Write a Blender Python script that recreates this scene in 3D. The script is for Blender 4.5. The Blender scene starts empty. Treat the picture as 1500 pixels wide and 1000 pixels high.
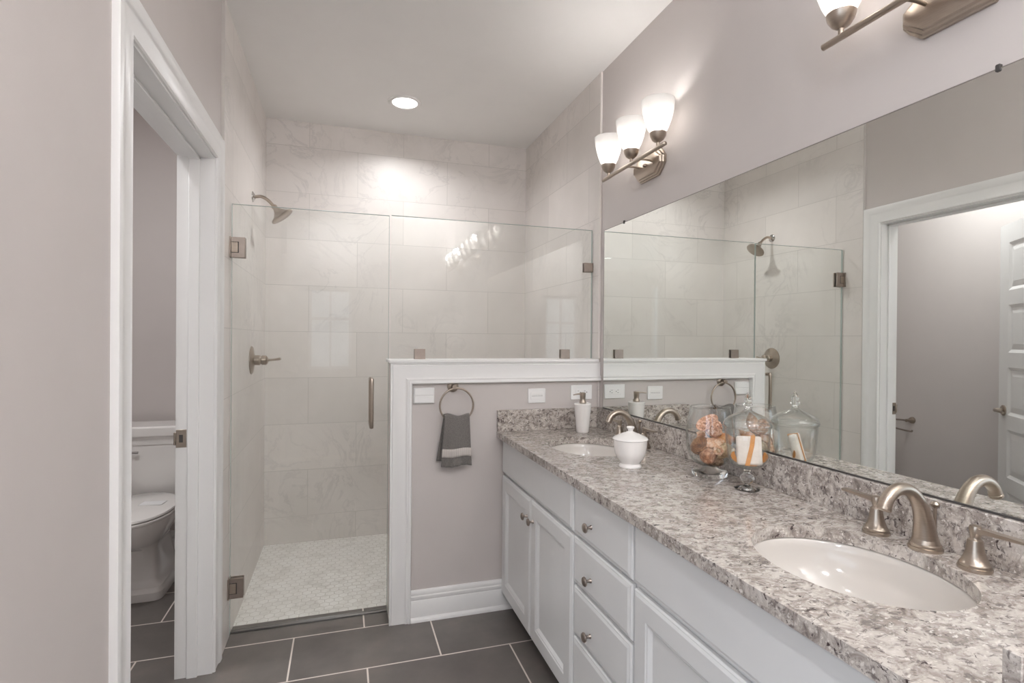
import bpy, bmesh, math, random
from math import sin, cos, pi, radians, sqrt, exp
from mathutils import Vector, Matrix, Euler

S = bpy.context.scene
COL = S.collection

# ------------------------------------------------------------------ camera
YAW, PITCH, ROLL = radians(17.546), radians(-0.2509), radians(0.4703)
FPX = 783.58
right = Vector((cos(YAW), -sin(YAW), 0)); fwd = Vector((sin(YAW), cos(YAW), 0)); up = Vector((0, 0, 1))
f2 = fwd * cos(PITCH) + up * sin(PITCH); u2 = up * cos(PITCH) - fwd * sin(PITCH)
r3 = right * cos(ROLL) + u2 * sin(ROLL); u3 = u2 * cos(ROLL) - right * sin(ROLL)
cam_data = bpy.data.cameras.new('camera'); cam = bpy.data.objects.new('camera', cam_data); COL.objects.link(cam)
cam_data.sensor_width = 36; cam_data.lens = FPX * 36 / 1500; cam_data.clip_start = 0.02
cam.matrix_world = Matrix(((r3.x, u3.x, -f2.x, 0), (r3.y, u3.y, -f2.y, 0), (r3.z, u3.z, -f2.z, 1.3384), (0, 0, 0, 1)))
S.camera = cam

# ------------------------------------------------------------------ world, daylight, exposure
world = bpy.data.worlds.new('World'); S.world = world; world.use_nodes = True
bg = world.node_tree.nodes['Background']; bg.inputs[0].default_value = (0.78, 0.87, 1.0, 1); bg.inputs[1].default_value = 1.6

def lamp(name, kind, loc, energy, color=(1, 1, 1), size=.1, size_y=None, rot=(0, 0, 0), **kw):
    d = bpy.data.lights.new(name, kind); d.energy = energy; d.color = color
    if kind == 'AREA':
        d.size = size
        if size_y: d.shape = 'RECTANGLE'; d.size_y = size_y
        else: d.shape = 'DISK'
    else: d.shadow_soft_size = size
    for k, v in kw.items(): setattr(d, k, v)
    o = bpy.data.objects.new(name, d); COL.objects.link(o); o.location = loc; o.rotation_euler = rot
    return o

SKYC = (0.80, 0.89, 1.0)
# daylight through the rear window and an added side window (lamps stand outside)
lamp('daylight_rear', 'AREA', (-0.14, -1.45, 1.40), 3.6, SKYC, .8, 1.1, (radians(90), 0, 0))
lamp('daylight_side_fill', 'AREA', (-3.45, -1.75, 1.45), 14, SKYC, 4.2, 1.9, (radians(90), 0, radians(-90)))  # fill from behind-left through the added side window
# ceiling lights of the shower and toilet room; the others are unseen fill
lamp('downlight_shower', 'AREA', (.343, 3.24, 2.722), 6.5, (.98, .99, 1), .12, spread=radians(150))
lamp('fill_entry', 'AREA', (.30, .75, 2.722), 1.0, (1, .99, .98), .14)  # unseen ceiling lamp added for fill and a counter glint
lamp('fill_bedroom', 'AREA', (-1.7, -.9, 2.722), 19, (.90, .95, 1), .14)  # this and the next: added fill, kept out of the glass reflections
lamp('fill_bedroom', 'AREA', (-1.7, -2.9, 2.722), 19, (.90, .95, 1), .14)
lamp('fill_rear', 'AREA', (-.15, -.72, 2.722), 20, (.93, .965, 1), .14)  # added to fill the half wall and cabinets, no fixture
lamp('downlight_toilet', 'AREA', (-1.02, 2.3, 2.722), 13, (.97, .985, 1), .14)

S.view_settings.view_transform = 'Standard'; S.view_settings.look = 'None'
S.view_settings.gamma = 1; S.view_settings.use_curve_mapping = False
S.view_settings.exposure = 0.29
S.cycles.max_bounces = 12; S.cycles.diffuse_bounces = 5; S.cycles.glossy_bounces = 6
S.cycles.transparent_max_bounces = 32; S.cycles.transmission_bounces = 8
S.cycles.sample_clamp_indirect = 6; S.cycles.use_denoising = True
S.cycles.caustics_reflective = True; S.cycles.blur_glossy = .3; S.cycles.caustics_refractive = False

# ------------------------------------------------------------------ materials
def lin(c): return tuple(((v / 255) / 12.92 if v <= 10 else (((v / 255) + .055) / 1.055) ** 2.4) for v in c)
def newmat(name):
    m = bpy.data.materials.new(name); m.use_nodes = True
    nt = m.node_tree; return m, nt, nt.nodes['Principled BSDF']
def N(nt, t, **kw):
    n = nt.nodes.new(t)
    for k, v in kw.items(): setattr(n, k, v)
    return n
def mixc(nt, fac, a, b, blend='MIX'):
    n = N(nt, 'ShaderNodeMix', data_type='RGBA', blend_type=blend)
    for i, v in ((0, fac), (6, a), (7, b)):
        if hasattr(v, 'is_linked') or hasattr(v, 'links'): nt.links.new(v, n.inputs[i])
        elif i == 0: n.inputs[0].default_value = v
        else: n.inputs[i].default_value = (*v[:3], 1)
    return n.outputs[2]
def ramp(nt, fac, stops):
    n = N(nt, 'ShaderNodeValToRGB'); nt.links.new(fac, n.inputs[0])
    e = n.color_ramp.elements
    while len(e) < len(stops): e.new(.5)
    for el, (p, c) in zip(e, stops):
        el.position = p; el.color = (*c, 1) if len(c) == 3 else c
    return n.outputs[0]
def noise(nt, vec, scale, detail=4, rough=.55, dist=0):
    n = N(nt, 'ShaderNodeTexNoise'); n.inputs['Scale'].default_value = scale; n.inputs['Detail'].default_value = detail
    n.inputs['Roughness'].default_value = rough; n.inputs['Distortion'].default_value = dist
    if vec is not None: nt.links.new(vec, n.inputs['Vector'])
    return n.outputs['Fac']
def objvec(nt): return N(nt, 'ShaderNodeTexCoord').outputs['Object']
def bumpn(nt, h, strength, dist=.002):
    b = N(nt, 'ShaderNodeBump'); b.inputs['Strength'].default_value = strength; b.inputs['Distance'].default_value = dist
    nt.links.new(h, b.inputs['Height']); return b.outputs[0]

def pm(name, rgb, rough=.5, metal=0, var=.03, scale=6, bump=0, bscale=60, spec=.5, coat=0, aniso=None):
    """plain surface: colour in sRGB 0-255 with a faint procedural mottling"""
    m, nt, p = newmat(name); c = lin(rgb); v = objvec(nt)
    if aniso:
        mp = N(nt, 'ShaderNodeMapping'); mp.inputs['Scale'].default_value = aniso; nt.links.new(v, mp.inputs['Vector']); v = mp.outputs[0]
    f = noise(nt, v, scale)
    a = tuple(x * (1 - var) for x in c); b = tuple(min(1, x * (1 + var)) for x in c)
    nt.links.new(ramp(nt, f, [(.3, a), (.7, b)]), p.inputs['Base Color'])
    p.inputs['Roughness'].default_value = rough; p.inputs['Metallic'].default_value = metal
    p.inputs['Specular IOR Level'].default_value = spec
    if coat: p.inputs['Coat Weight'].default_value = coat; p.inputs['Coat Roughness'].default_value = .06
    if bump: nt.links.new(bumpn(nt, noise(nt, v, bscale, 2), bump), p.inputs['Normal'])
    return m

M = {}
M['paint'] = pm('greige_wall_paint', (205, 198, 195), .65, bump=.05, bscale=220, var=.012)
M['ceil'] = pm('ceiling_paint', (242, 240, 238), .8, var=.01)
M['trim'] = pm('white_trim_paint', (238, 237, 236), .35, var=.01)
M['cab'] = pm('pale_grey_cabinet_paint', (228, 228, 228), .32, var=.012)
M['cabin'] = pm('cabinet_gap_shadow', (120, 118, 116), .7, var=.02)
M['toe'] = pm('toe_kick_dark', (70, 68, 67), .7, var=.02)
M['nickel'] = pm('brushed_nickel', (178, 166, 154), .3, 1, var=.06, scale=40, aniso=(1, 1, 12))
M['nickel_d'] = pm('satin_nickel', (166, 155, 147), .33, 1, var=.05, scale=40)
M['chrome'] = pm('polished_chrome', (200, 198, 196), .12, 1, var=.02)
M['steel'] = pm('brushed_threshold_steel', (150, 148, 148), .35, 1, var=.05, scale=30)
M['porcelain'] = pm('white_porcelain', (214, 208, 202), .12, var=.008, coat=.5)
M['vitreous'] = pm('white_vitreous_china', (244, 241, 238), .12, var=.008, coat=.5)
M['ceramic'] = pm('white_ceramic', (240, 236, 233), .2, var=.01, coat=.3)
M['mirroredge'] = pm('mirror_edge', (128, 118, 112), .3)
M['plastic'] = pm('white_plastic', (244, 243, 242), .4, var=.01)
M['slot'] = pm('dark_slot', (70, 66, 64), .6)
M['tileshade'] = pm('shaded_tile_edge', (206, 201, 197), .4, var=.02)  # darker copy of the white tile edge, shade put into the colour
M['tileedge'] = pm('white_tile_edge', (232, 226, 221), .35, var=.02)
M['bedroom'] = pm('bedroom_wall_paint', (214, 208, 203), .7, var=.01)
M['carpet'] = pm('cream_carpet', (214, 205, 192), .95, var=.06, scale=90, bump=.4, bscale=200)
M['paper'] = pm('white_paper', (240, 240, 240), .8, var=.01)
M['black'] = pm('dark_rubber', (40, 40, 42), .6)

def brickmat(name, axes, off, bw, rh, mortar, tile_nodes, mortar_rgb, rough=.25, bump=.25, coat=0):
    m, nt, p = newmat(name); v = objvec(nt)
    sep = N(nt, 'ShaderNodeSeparateXYZ'); nt.links.new(v, sep.inputs[0])
    cmb = N(nt, 'ShaderNodeCombineXYZ')
    for i, (ax, o) in enumerate(zip(axes, off)):
        ad = N(nt, 'ShaderNodeMath', operation='ADD'); nt.links.new(sep.outputs['XYZ'.index(ax)], ad.inputs[0]); ad.inputs[1].default_value = o
        nt.links.new(ad.outputs[0], cmb.inputs[i])
    br = N(nt, 'ShaderNodeTexBrick'); nt.links.new(cmb.outputs[0], br.inputs['Vector'])
    br.offset = .5; br.offset_frequency = 2; br.squash = 1
    for k, val in (('Scale', 1), ('Mortar Size', mortar), ('Mortar Smooth', .15), ('Bias', 0), ('Brick Width', bw), ('Row Height', rh)):
        br.inputs[k].default_value = val
    br.inputs['Color1'].default_value = (.93, .93, .93, 1); br.inputs['Color2'].default_value = (1, 1, 1, 1); br.inputs['Mortar'].default_value = (1, 1, 1, 1)
    tile = tile_nodes(nt, v)
    tile = mixc(nt, 1.0, tile, br.outputs['Color'], 'MULTIPLY')
    nt.links.new(mixc(nt, br.outputs['Fac'], tile, lin(mortar_rgb)), p.inputs['Base Color'])
    p.inputs['Roughness'].default_value = rough
    if coat: p.inputs['Coat Weight'].default_value = coat; p.inputs['Coat Roughness'].default_value = .08
    inv = N(nt, 'ShaderNodeMath', operation='SUBTRACT'); inv.inputs[0].default_value = 1; nt.links.new(br.outputs['Fac'], inv.inputs[1])
    nt.links.new(bumpn(nt, inv.outputs[0], bump, .001), p.inputs['Normal'])
    return m

def marble(nt, v):
    base = ramp(nt, noise(nt, v, 2.2, 5), [(.3, lin((222, 216, 211))), (.7, lin((235, 229, 225)))])
    w = noise(nt, v, 3.0, 8, .62, 1.6)
    vein = ramp(nt, w, [(.47, (0, 0, 0)), (.5, (1, 1, 1)), (.53, (0, 0, 0))])
    patch = ramp(nt, noise(nt, v, 1.7, 3), [(.47, (0, 0, 0)), (.68, (1, 1, 1))])
    f = N(nt, 'ShaderNodeMath', operation='MULTIPLY'); nt.links.new(vein, f.inputs[0]); nt.links.new(patch, f.inputs[1])
    f2_ = N(nt, 'ShaderNodeMath', operation='MULTIPLY'); nt.links.new(f.outputs[0], f2_.inputs[0]); f2_.inputs[1].default_value = .27
    return mixc(nt, f2_.outputs[0], base, lin((168, 164, 163)))
def slate(nt, v):
    a = ramp(nt, noise(nt, v, 3.5, 6, .6), [(.3, lin((102, 96, 93))), (.55, lin((116, 110, 106))), (.75, lin((130, 120, 115)))])
    return a
M['marble_back'] = brickmat('marble_tile_back', 'XZ', (-.0885 + .3035, .1298), .607, .3012, .0018, marble, (204, 199, 194), .4, .2)
M['marble_side'] = brickmat('marble_tile_side', 'YZ', (-.25, .1298), .607, .3012, .0018, marble, (204, 199, 194), .4, .2)
M['floor'] = brickmat('charcoal_floor_tile', 'XY', (.199 + .302, -2.237), .604, .319, .0036, slate, (226, 216, 208), .38, .3)

def m_hex():
    m, nt, p = newmat('hex_marble_mosaic'); v = objvec(nt)
    f = noise(nt, v, 11, 5, .6, .6)
    nt.links.new(ramp(nt, f, [(.35, lin((226, 222, 216))), (.5, lin((238, 234, 229))), (.7, lin((243, 240, 236)))]), p.inputs['Base Color'])
    p.inputs['Roughness'].default_value = .35; return m
M['hex'] = m_hex()
M['grout'] = pm('pale_grout', (205, 199, 192), .8)

def m_granite():
    m, nt, p = newmat('speckled_granite'); v = objvec(nt)
    mp = N(nt, 'ShaderNodeMapping'); mp.inputs['Rotation'].default_value = (.3, .5, .4); mp.inputs['Scale'].default_value = (1, 1.35, 1.15)
    nt.links.new(v, mp.inputs['Vector']); q = mp.outputs[0]
    mp2 = N(nt, 'ShaderNodeMapping'); mp2.inputs['Location'].default_value = (3, 7, 1); nt.links.new(q, mp2.inputs['Vector']); q2 = mp2.outputs[0]
    base = ramp(nt, noise(nt, q, 26, 6, .68, .8), [(.33, lin((122, 113, 108))), (.45, lin((166, 156, 149))), (.56, lin((198, 190, 183))), (.72, lin((214, 208, 203)))])
    gm = ramp(nt, noise(nt, q2, 62, 5, .65, .7), [(.53, (0, 0, 0)), (.63, (1, 1, 1))])
    c1 = mixc(nt, gm, base, lin((122, 113, 110)))
    wm = ramp(nt, noise(nt, q, 95, 3, .6), [(.58, (0, 0, 0)), (.66, (1, 1, 1))])
    c2 = mixc(nt, wm, c1, lin((220, 214, 208)))
    dm = ramp(nt, noise(nt, q2, 46, 3, .6, 1.0), [(.635, (0, 0, 0)), (.68, (1, 1, 1))])
    nt.links.new(mixc(nt, dm, c2, lin((74, 62, 62))), p.inputs['Base Color'])
    p.inputs['Roughness'].default_value = .13; p.inputs['IOR'].default_value = 1.58
    return m
M['granite'] = m_granite()

def m_glass(name, tint, refl=1.0, f0=.045, edge=None):
    """clear pane: Schlick reflection over a tinted see-through body"""
    m, nt, p = newmat(name); nt.nodes.remove(p); out = nt.nodes['Material Output']
    geo = N(nt, 'ShaderNodeNewGeometry')
    dot = N(nt, 'ShaderNodeVectorMath', operation='DOT_PRODUCT'); nt.links.new(geo.outputs['Normal'], dot.inputs[0]); nt.links.new(geo.outputs['Incoming'], dot.inputs[1])
    ab = N(nt, 'ShaderNodeMath', operation='ABSOLUTE'); nt.links.new(dot.outputs['Value'], ab.inputs[0])
    om = N(nt, 'ShaderNodeMath', operation='SUBTRACT'); om.inputs[0].default_value = 1; nt.links.new(ab.outputs[0], om.inputs[1])
    pw = N(nt, 'ShaderNodeMath', operation='POWER'); nt.links.new(om.outputs[0], pw.inputs[0]); pw.inputs[1].default_value = 5
    ml = N(nt, 'ShaderNodeMath', operation='MULTIPLY_ADD', use_clamp=True); nt.links.new(pw.outputs[0], ml.inputs[0]); ml.inputs[1].default_value = (1 - f0) * refl; ml.inputs[2].default_value = f0
    tr = N(nt, 'ShaderNodeBsdfTransparent'); tr.inputs[0].default_value = (*tint, 1)
    if edge:
        pe = N(nt, 'ShaderNodeMath', operation='POWER'); nt.links.new(om.outputs[0], pe.inputs[0]); pe.inputs[1].default_value = 2.5
        nt.links.new(mixc(nt, pe.outputs[0], tint, edge), tr.inputs[0])
    gl = N(nt, 'ShaderNodeBsdfGlossy'); gl.inputs['Roughness'].default_value = 0.0; gl.inputs[0].default_value = (1, 1, 1, 1)
    mx = N(nt, 'ShaderNodeMixShader'); nt.links.new(ml.outputs[0], mx.inputs[0]); nt.links.new(tr.outputs[0], mx.inputs[1]); nt.links.new(gl.outputs[0], mx.inputs[2])
    nt.links.new(mx.outputs[0], out.inputs[0]); return m
M['pane'] = m_glass('shower_glass', (.975, .985, .978), .8, .03)
M['edge'] = pm('glass_edge_green', (172, 182, 177), .15, var=.03)
M['jarglass'] = m_glass('clear_jar_glass', (.985, .988, .985), 1.0, .06, (.70, .72, .71))
M['window'] = m_glass('window_glass', (.97, .98, .98))
M['heavyglass'] = m_glass('heavy_foot_glass', (.965, .97, .965), .9, .07, (.66, .68, .67))
def m_thick():
    m, nt, p = newmat('solid_glass'); p.inputs['Base Color'].default_value = (.97, .98, .97, 1); p.inputs['Transmission Weight'].default_value = 1
    p.inputs['Roughness'].default_value = .0; p.inputs['IOR'].default_value = 1.48; return m
M['thick'] = m_thick()
def m_mirror():
    m, nt, p = newmat('mirror_silver'); p.inputs['Base Color'].default_value = (*lin((243, 246, 243)), 1); p.inputs['Metallic'].default_value = 1; p.inputs['Roughness'].default_value = .0
    return m
M['mirror'] = m_mirror()
def m_emit(name, col, st):
    m, nt, p = newmat(name); p.inputs['Base Color'].default_value = (*col, 1); p.inputs['Emission Color'].default_value = (*col, 1); p.inputs['Emission Strength'].default_value = st; return m
M['bulb'] = m_emit('lit_bulb', (1, .97, .94), 44)
M['lens'] = m_emit('lit_downlight_lens', (1, .98, .95), 6)
def m_shade():
    m, nt, p = newmat('frosted_lamp_glass'); nt.nodes.remove(p); out = nt.nodes['Material Output']
    tl = N(nt, 'ShaderNodeBsdfTranslucent'); tl.inputs[0].default_value = (.29, .287, .283, 1)
    df = N(nt, 'ShaderNodeBsdfPrincipled'); df.inputs['Base Color'].default_value = (.45, .445, .44, 1); df.inputs['Roughness'].default_value = .25
    df.inputs['Emission Color'].default_value = (1, .95, .9, 1); df.inputs['Emission Strength'].default_value = .3
    tp = N(nt, 'ShaderNodeBsdfTransparent'); tp.inputs[0].default_value = (1, .97, .94, 1)
    m1 = N(nt, 'ShaderNodeMixShader'); m1.inputs[0].default_value = .5; nt.links.new(tl.outputs[0], m1.inputs[1]); nt.links.new(df.outputs[0], m1.inputs[2])
    m2 = N(nt, 'ShaderNodeMixShader'); m2.inputs[0].default_value = .26; nt.links.new(m1.outputs[0], m2.inputs[1]); nt.links.new(tp.outputs[0], m2.inputs[2])
    nt.links.new(m2.outputs[0], out.inputs[0]); return m
M['shade'] = m_shade()
def m_towel():
    m, nt, p = newmat('grey_terry_towel'); v = objvec(nt)
    f = noise(nt, v, 300, 2)
    nt.links.new(ramp(nt, f, [(.3, lin((100, 96, 93))), (.7, lin((128, 123, 119)))]), p.inputs['Base Color'])
    p.inputs['Roughness'].default_value = 1; p.inputs['Sheen Weight'].default_value = .3
    nt.links.new(bumpn(nt, noise(nt, v, 260, 2), .7, .004), p.inputs['Normal']); return m
M['towel'] = m_towel()
def m_band():
    m, nt, p = newmat('pale_lace_band'); v = objvec(nt)
    w = N(nt, 'ShaderNodeTexWave', wave_type='BANDS', bands_direction='X'); w.inputs['Scale'].default_value = 60; w.inputs['Distortion'].default_value = 1.5; w.inputs['Detail'].default_value = 1
    nt.links.new(v, w.inputs['Vector'])
    nt.links.new(ramp(nt, w.outputs['Fac'], [(.3, lin((172, 164, 160))), (.6, lin((206, 199, 194)))]), p.inputs['Base Color'])
    p.inputs['Roughness'].default_value = .9; return m
M['band'] = m_band()
def m_shell(name, c1, c2, c3, scale, band=0):
    m, nt, p = newmat(name); v = objvec(nt)
    f = noise(nt, v, scale, 4, .6, .8)
    col = ramp(nt, f, [(.32, lin(c1)), (.5, lin(c2)), (.68, lin(c3))])
    if band:
        w = N(nt, 'ShaderNodeTexWave', wave_type='RINGS'); w.inputs['Scale'].default_value = band; w.inputs['Distortion'].default_value = 4; nt.links.new(v, w.inputs['Vector'])
        col = mixc(nt, ramp(nt, w.outputs['Fac'], [(.45, (0, 0, 0)), (.6, (.6, .6, .6))]), col, lin(c1))
    nt.links.new(col, p.inputs['Base Color']); nt.links.new(bumpn(nt, noise(nt, v, scale * 1.6, 4), .8, .004), p.inputs['Normal']); p.inputs['Roughness'].default_value = .55; return m

# ------------------------------------------------------------------ mesh helpers
def BM(): return bmesh.new()
def box(bm, x0, x1, y0, y1, z0, z1, bev=0, seg=1):
    t = bmesh.new(); bmesh.ops.create_cube(t, size=1)
    for v in t.verts: v.co = Vector((x0 + (v.co.x + .5) * (x1 - x0), y0 + (v.co.y + .5) * (y1 - y0), z0 + (v.co.z + .5) * (z1 - z0)))
    if bev: bmesh.ops.bevel(t, geom=t.edges[:], offset=bev, segments=seg, affect='EDGES', profile=.5)
    merge(bm, t); return bm
def merge(bm, t, mat=None):
    me = bpy.data.meshes.new('tmp'); t.to_mesh(me); t.free()
    if mat is not None: me.transform(mat)
    bm.from_mesh(me); bpy.data.meshes.remove(me)
def lathe(bm, prof, seg=40, mat=None, sx=1, sy=1, closed=False):
    t = bmesh.new(); rings = []
    for r, z in prof:
        if r < 1e-6: rings.append([t.verts.new((0, 0, z))])
        else: rings.append([t.verts.new((sx * r * cos(2 * pi * i / seg), sy * r * sin(2 * pi * i / seg), z)) for i in range(seg)])
    pairs = list(zip(rings, rings[1:]))
    if closed: pairs.append((rings[-1], rings[0]))
    for a, b in pairs:
        for i in range(seg):
            j = (i + 1) % seg
            if len(a) == 1 and len(b) == 1: continue
            if len(a) == 1: t.faces.new((a[0], b[j], b[i]))
            elif len(b) == 1: t.faces.new((a[i], a[j], b[0]))
            else: t.faces.new((a[i], a[j], b[j], b[i]))
    if not closed:
        for rg, rev in ((rings[0], True), (rings[-1], False)):
            if len(rg) > 1: t.faces.new(rg[::-1] if rev else rg)
    bmesh.ops.recalc_face_normals(t, faces=t.faces[:])
    merge(bm, t, mat); return bm
def loft(bm, rings, cap=True, mat=None):
    t = bmesh.new(); R = [[t.verts.new(p) for p in r] for r in rings]; n = len(R[0])
    for a, b in zip(R, R[1:]):
        for i in range(n):
            j = (i + 1) % n; t.faces.new((a[i], a[j], b[j], b[i]))
    if cap: t.faces.new(R[0][::-1]); t.faces.new(R[-1])
    bmesh.ops.recalc_face_normals(t, faces=t.faces[:]); merge(bm, t, mat); return bm
def smooth_path(pts, n):
    """Catmull-Rom through (x,y,z,r) points"""
    P = [Vector(p) for p in pts]; P = [2 * P[0] - P[1]] + P + [2 * P[-1] - P[-2]]; out = []
    for i in range(1, len(P) - 2):
        for k in range(n):
            u = k / n; a, b, c, d = P[i - 1], P[i], P[i + 1], P[i + 2]
            out.append(.5 * ((2 * b) + (c - a) * u + (2 * a - 5 * b + 4 * c - d) * u * u + (3 * b - a - 3 * c + d) * u ** 3))
    out.append(P[-2]); return out
def tube(bm, pts, r=None, n=6, seg=16, closed=False, flat=(1, 1), mat=None):
    """tube through points; points are (x,y,z) with radius r or (x,y,z,r)"""
    if r is not None: pts = [(*p[:3], r) for p in pts]
    Q = smooth_path([tuple(p) for p in pts], n) if n > 1 else [Vector(p) for p in pts]
    C = [Vector(q[:3]) for q in Q]; rad = [q[3] for q in Q]
    if closed: C = C[:-1]; rad = rad[:-1]
    m = len(C); rings = []; prev = None
    for i in range(m):
        t = (C[(i + 1) % m] - C[i - 1]) if (closed or 0 < i < m - 1) else (C[1] - C[0] if i == 0 else C[-1] - C[-2])
        t.normalize()
        if prev is None:
            ref = Vector((0, 0, 1)) if abs(t.z) < .9 else Vector((0, 1, 0)); nrm = (ref - ref.dot(t) * t).normalized()
        else: nrm = (prev - prev.dot(t) * t).normalized()
        prev = nrm; b = t.cross(nrm)
        rings.append([C[i] + nrm * (rad[i] * flat[0] * cos(2 * pi * k / seg)) + b * (rad[i] * flat[1] * sin(2 * pi * k / seg)) for k in range(seg)])
    if closed: loft(bm, rings + [rings[0]], cap=False, mat=mat)
    else: loft(bm, rings, mat=mat)
    return bm
def prism(bm, poly, a0, a1, plane, mat=None):
    """extrude a 2-D polygon; plane 'XY','XZ','YZ' gives its axes, a0..a1 along the third"""
    def P(p, a): return {'XY': (p[0], p[1], a), 'XZ': (p[0], a, p[1]), 'YZ': (a, p[0], p[1])}[plane]
    loft(bm, [[P(p, a0) for p in poly], [P(p, a1) for p in poly]], mat=mat); return bm
def finish(bm, smooth=True, ang=40):
    bmesh.ops.remove_doubles(bm, verts=bm.verts[:], dist=1e-6)
    bmesh.ops.recalc_face_normals(bm, faces=bm.faces[:])
    for f in bm.faces: f.smooth = smooth
    if smooth:
        for e in bm.edges:
            if len(e.link_faces) == 2 and e.calc_face_angle(0) > radians(ang): e.smooth = False
def obj(name, bm, mat, parent=None, smooth=True, ang=40, sub=0):
    finish(bm, smooth, ang)
    root = parent
    if parent is not None:
        off = Vector((0, 0, 0)); q = parent
        while q is not None: off += q.location; q = q.parent
        bmesh.ops.translate(bm, verts=bm.verts[:], vec=-off)
    me = bpy.data.meshes.new(name); bm.to_mesh(me); bm.free()
    o = bpy.data.objects.new(name, me); COL.objects.link(o)
    me.materials.append(M[mat] if isinstance(mat, str) else mat)
    if parent is not None: o.parent = parent
    if sub:
        s = o.modifiers.new('subdivision', 'SUBSURF'); s.levels = sub; s.render_levels = sub
    return o
def thing(name, label, cat, loc=(0, 0, 0), group=None):
    o = bpy.data.objects.new(name, None); o.empty_display_size = .05; COL.objects.link(o); o.location = loc
    o['label'] = label; o['category'] = cat
    if group: o['group'] = group
    return o
def tag(o, label, cat, group=None):
    o['label'] = label; o['category'] = cat
    if group: o['group'] = group
    return o
def struct(name, bm, mat, label=None, smooth=False, parent=None):
    o = obj(name, bm, mat, parent, smooth)
    if parent is None: o['kind'] = 'structure'; o['category'] = name.split('_')[0]; o['label'] = label or name.replace('_', ' ')
    return o
def dup(root, loc, label, rotz=None):
    r = root.copy(); COL.objects.link(r); r.location = loc; r['label'] = label
    if rotz is not None: r.rotation_euler.z = rotz
    for ch in list(root.children):
        c = ch.copy(); COL.objects.link(c); c.parent = r
        for g in list(ch.children):
            d = g.copy(); COL.objects.link(d); d.parent = c
    return r

# ------------------------------------------------------------------ room dimensions
W = 1.290; XL = -.488; YB = 3.7474; ZC = 2.743
YH = 2.552                       # face of the half wall
JY0, JY1 = 1.493, 2.378          # toilet-room door opening
JZ = 2.042

# ------------------------------------------------------------------ shell
b = BM(); box(b, -3.2, W + .1, -.95, 2.738, -.08, 0); box(b, -1.6, XL - .06, 2.738, 3.86, -.08, 0)
struct('floor', b, 'floor', 'charcoal tiled bathroom floor with pale grout lines')
b = BM(); box(b, XL - .06, W + .1, 2.738, YB + .1, -.08, -.004)
hexr = .0262; t = bmesh.new(); HY0 = 2.740
dx = hexr * sqrt(3); dy = hexr * 1.5; j = 0; y = 2.755
while y < YB + .02:
    x = XL + (dx / 2 if j % 2 else 0)
    while x < W + .03:
        vs = []
        for k in range(6):
            a = pi / 6 + k * pi / 3
            vs.append(t.verts.new((min(max(x + (hexr - .0013) * cos(a), XL), W - .001), min(max(y + (hexr - .0013) * sin(a), HY0), YB - .001), -.0005)))
        try:
            f = t.faces.new(vs)
            if f.calc_area() < 1e-5: t.faces.remove(f)
        except ValueError: pass
        x += dx
    y += dy; j += 1
hexes = obj('floor_shower', t, 'hex', None, False); hexes['kind'] = 'structure'; hexes['category'] = 'floor'; hexes['label'] = 'white marble hexagon mosaic shower floor'
obj('grout_bed', b, 'grout', hexes, False)

b = BM(); box(b, -3.2, W + .1, -4.62, 3.86, ZC, ZC + .08); struct('ceiling', b, 'ceil', 'smooth white painted ceiling')
b = BM(); box(b, W, W + .1, -4.62, 3.86, 0, ZC); struct('wall_right', b, 'paint', 'greige painted wall above the vanity mirror')
b = BM(); box(b, XL - .13, XL, .5, JY0 - .015, 0, ZC); box(b, XL - .13, XL, JY1 + .015, 3.86, 0, ZC); box(b, XL - .13, XL, JY0 - .015, JY1 + .015, JZ + .015, ZC)
struct('wall_left', b, 'paint', 'beige painted wall around the toilet room doorway')
b = BM(); box(b, XL, W, YB, YB + .1, 0, ZC); struct('wall_back', b, 'marble_back', 'marble tiled back wall of the shower')
b = BM(); box(b, XL, XL + .012, 2.49, YB, 0, ZC); struct('wall_left_tile', b, 'marble_side', 'marble tile facing on the left shower wall')
b = BM(); box(b, W - .008, W, 2.546, YB, 0, ZC); struct('wall_right_tile', b, 'marble_side', 'marble tile facing on the right shower wall')
b = BM(); box(b, W - .011, W, 2.536, 2.546, 1.24, ZC, .002); struct('trim_1', b, 'tileedge', 'white bullnose strip ending the right shower tile')
b = BM(); box(b, XL, XL + .0125, 2.4855, 2.49, 0, ZC); struct('trim_2', b, 'tileshade', 'white edge strip ending the left shower tile')
b = BM(); box(b, -3.2, W + .1, -4.62, -.95, -.08, .006); struct('floor_bedroom', b, 'carpet', 'cream carpet added behind the camera to bounce fill light')  # unseen pale floor added to bounce light up to the ceiling
# half wall, its cap and casing
b = BM(); box(b, .222, W, YH, 2.70, 0, 1.222); struct('wall_half', b, 'paint', 'greige half wall beneath the fixed shower glass')
b = BM(); box(b, .2155, .222, YH - .012, 2.70, 0, 1.222); struct('trim_3', b, 'tileedge', 'white tiled end of the half wall')
b = BM(); box(b, .2035, W - .011, YH - .024, 2.708, 1.222, 1.2375, .004, 2); struct('trim_4', b, 'trim', 'white sill capping the half wall')
def casing_U(bm, P, prof, a0, a1, ztop, zb, sgn=1):
    """mitred casing round an opening a0..a1 up to ztop; prof of (w outward, t proud); P(a, z, t) gives the point"""
    rings = [[], [], [], []]
    for w, t in prof:
        rings[0].append(P(a0 - w, zb, t)); rings[1].append(P(a0 - w, ztop + w, t)); rings[2].append(P(a1 + w, ztop + w, t)); rings[3].append(P(a1 + w, zb, t))
    loft(bm, rings)
prof = [(0, 0), (0, .007), (.004, .011), (.009, .011), (.013, .008), (.052, .0095), (.060, .011), (.066, .0155), (.080, .0175), (.092, .018), (.0975, .0165), (.099, .012), (.099, 0)]
b = BM(); casing_U(b, lambda a, z, t: (XL + t, a, z), prof, JY0 - .006, JY1 + .006, JZ + .006, 0)
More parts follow.
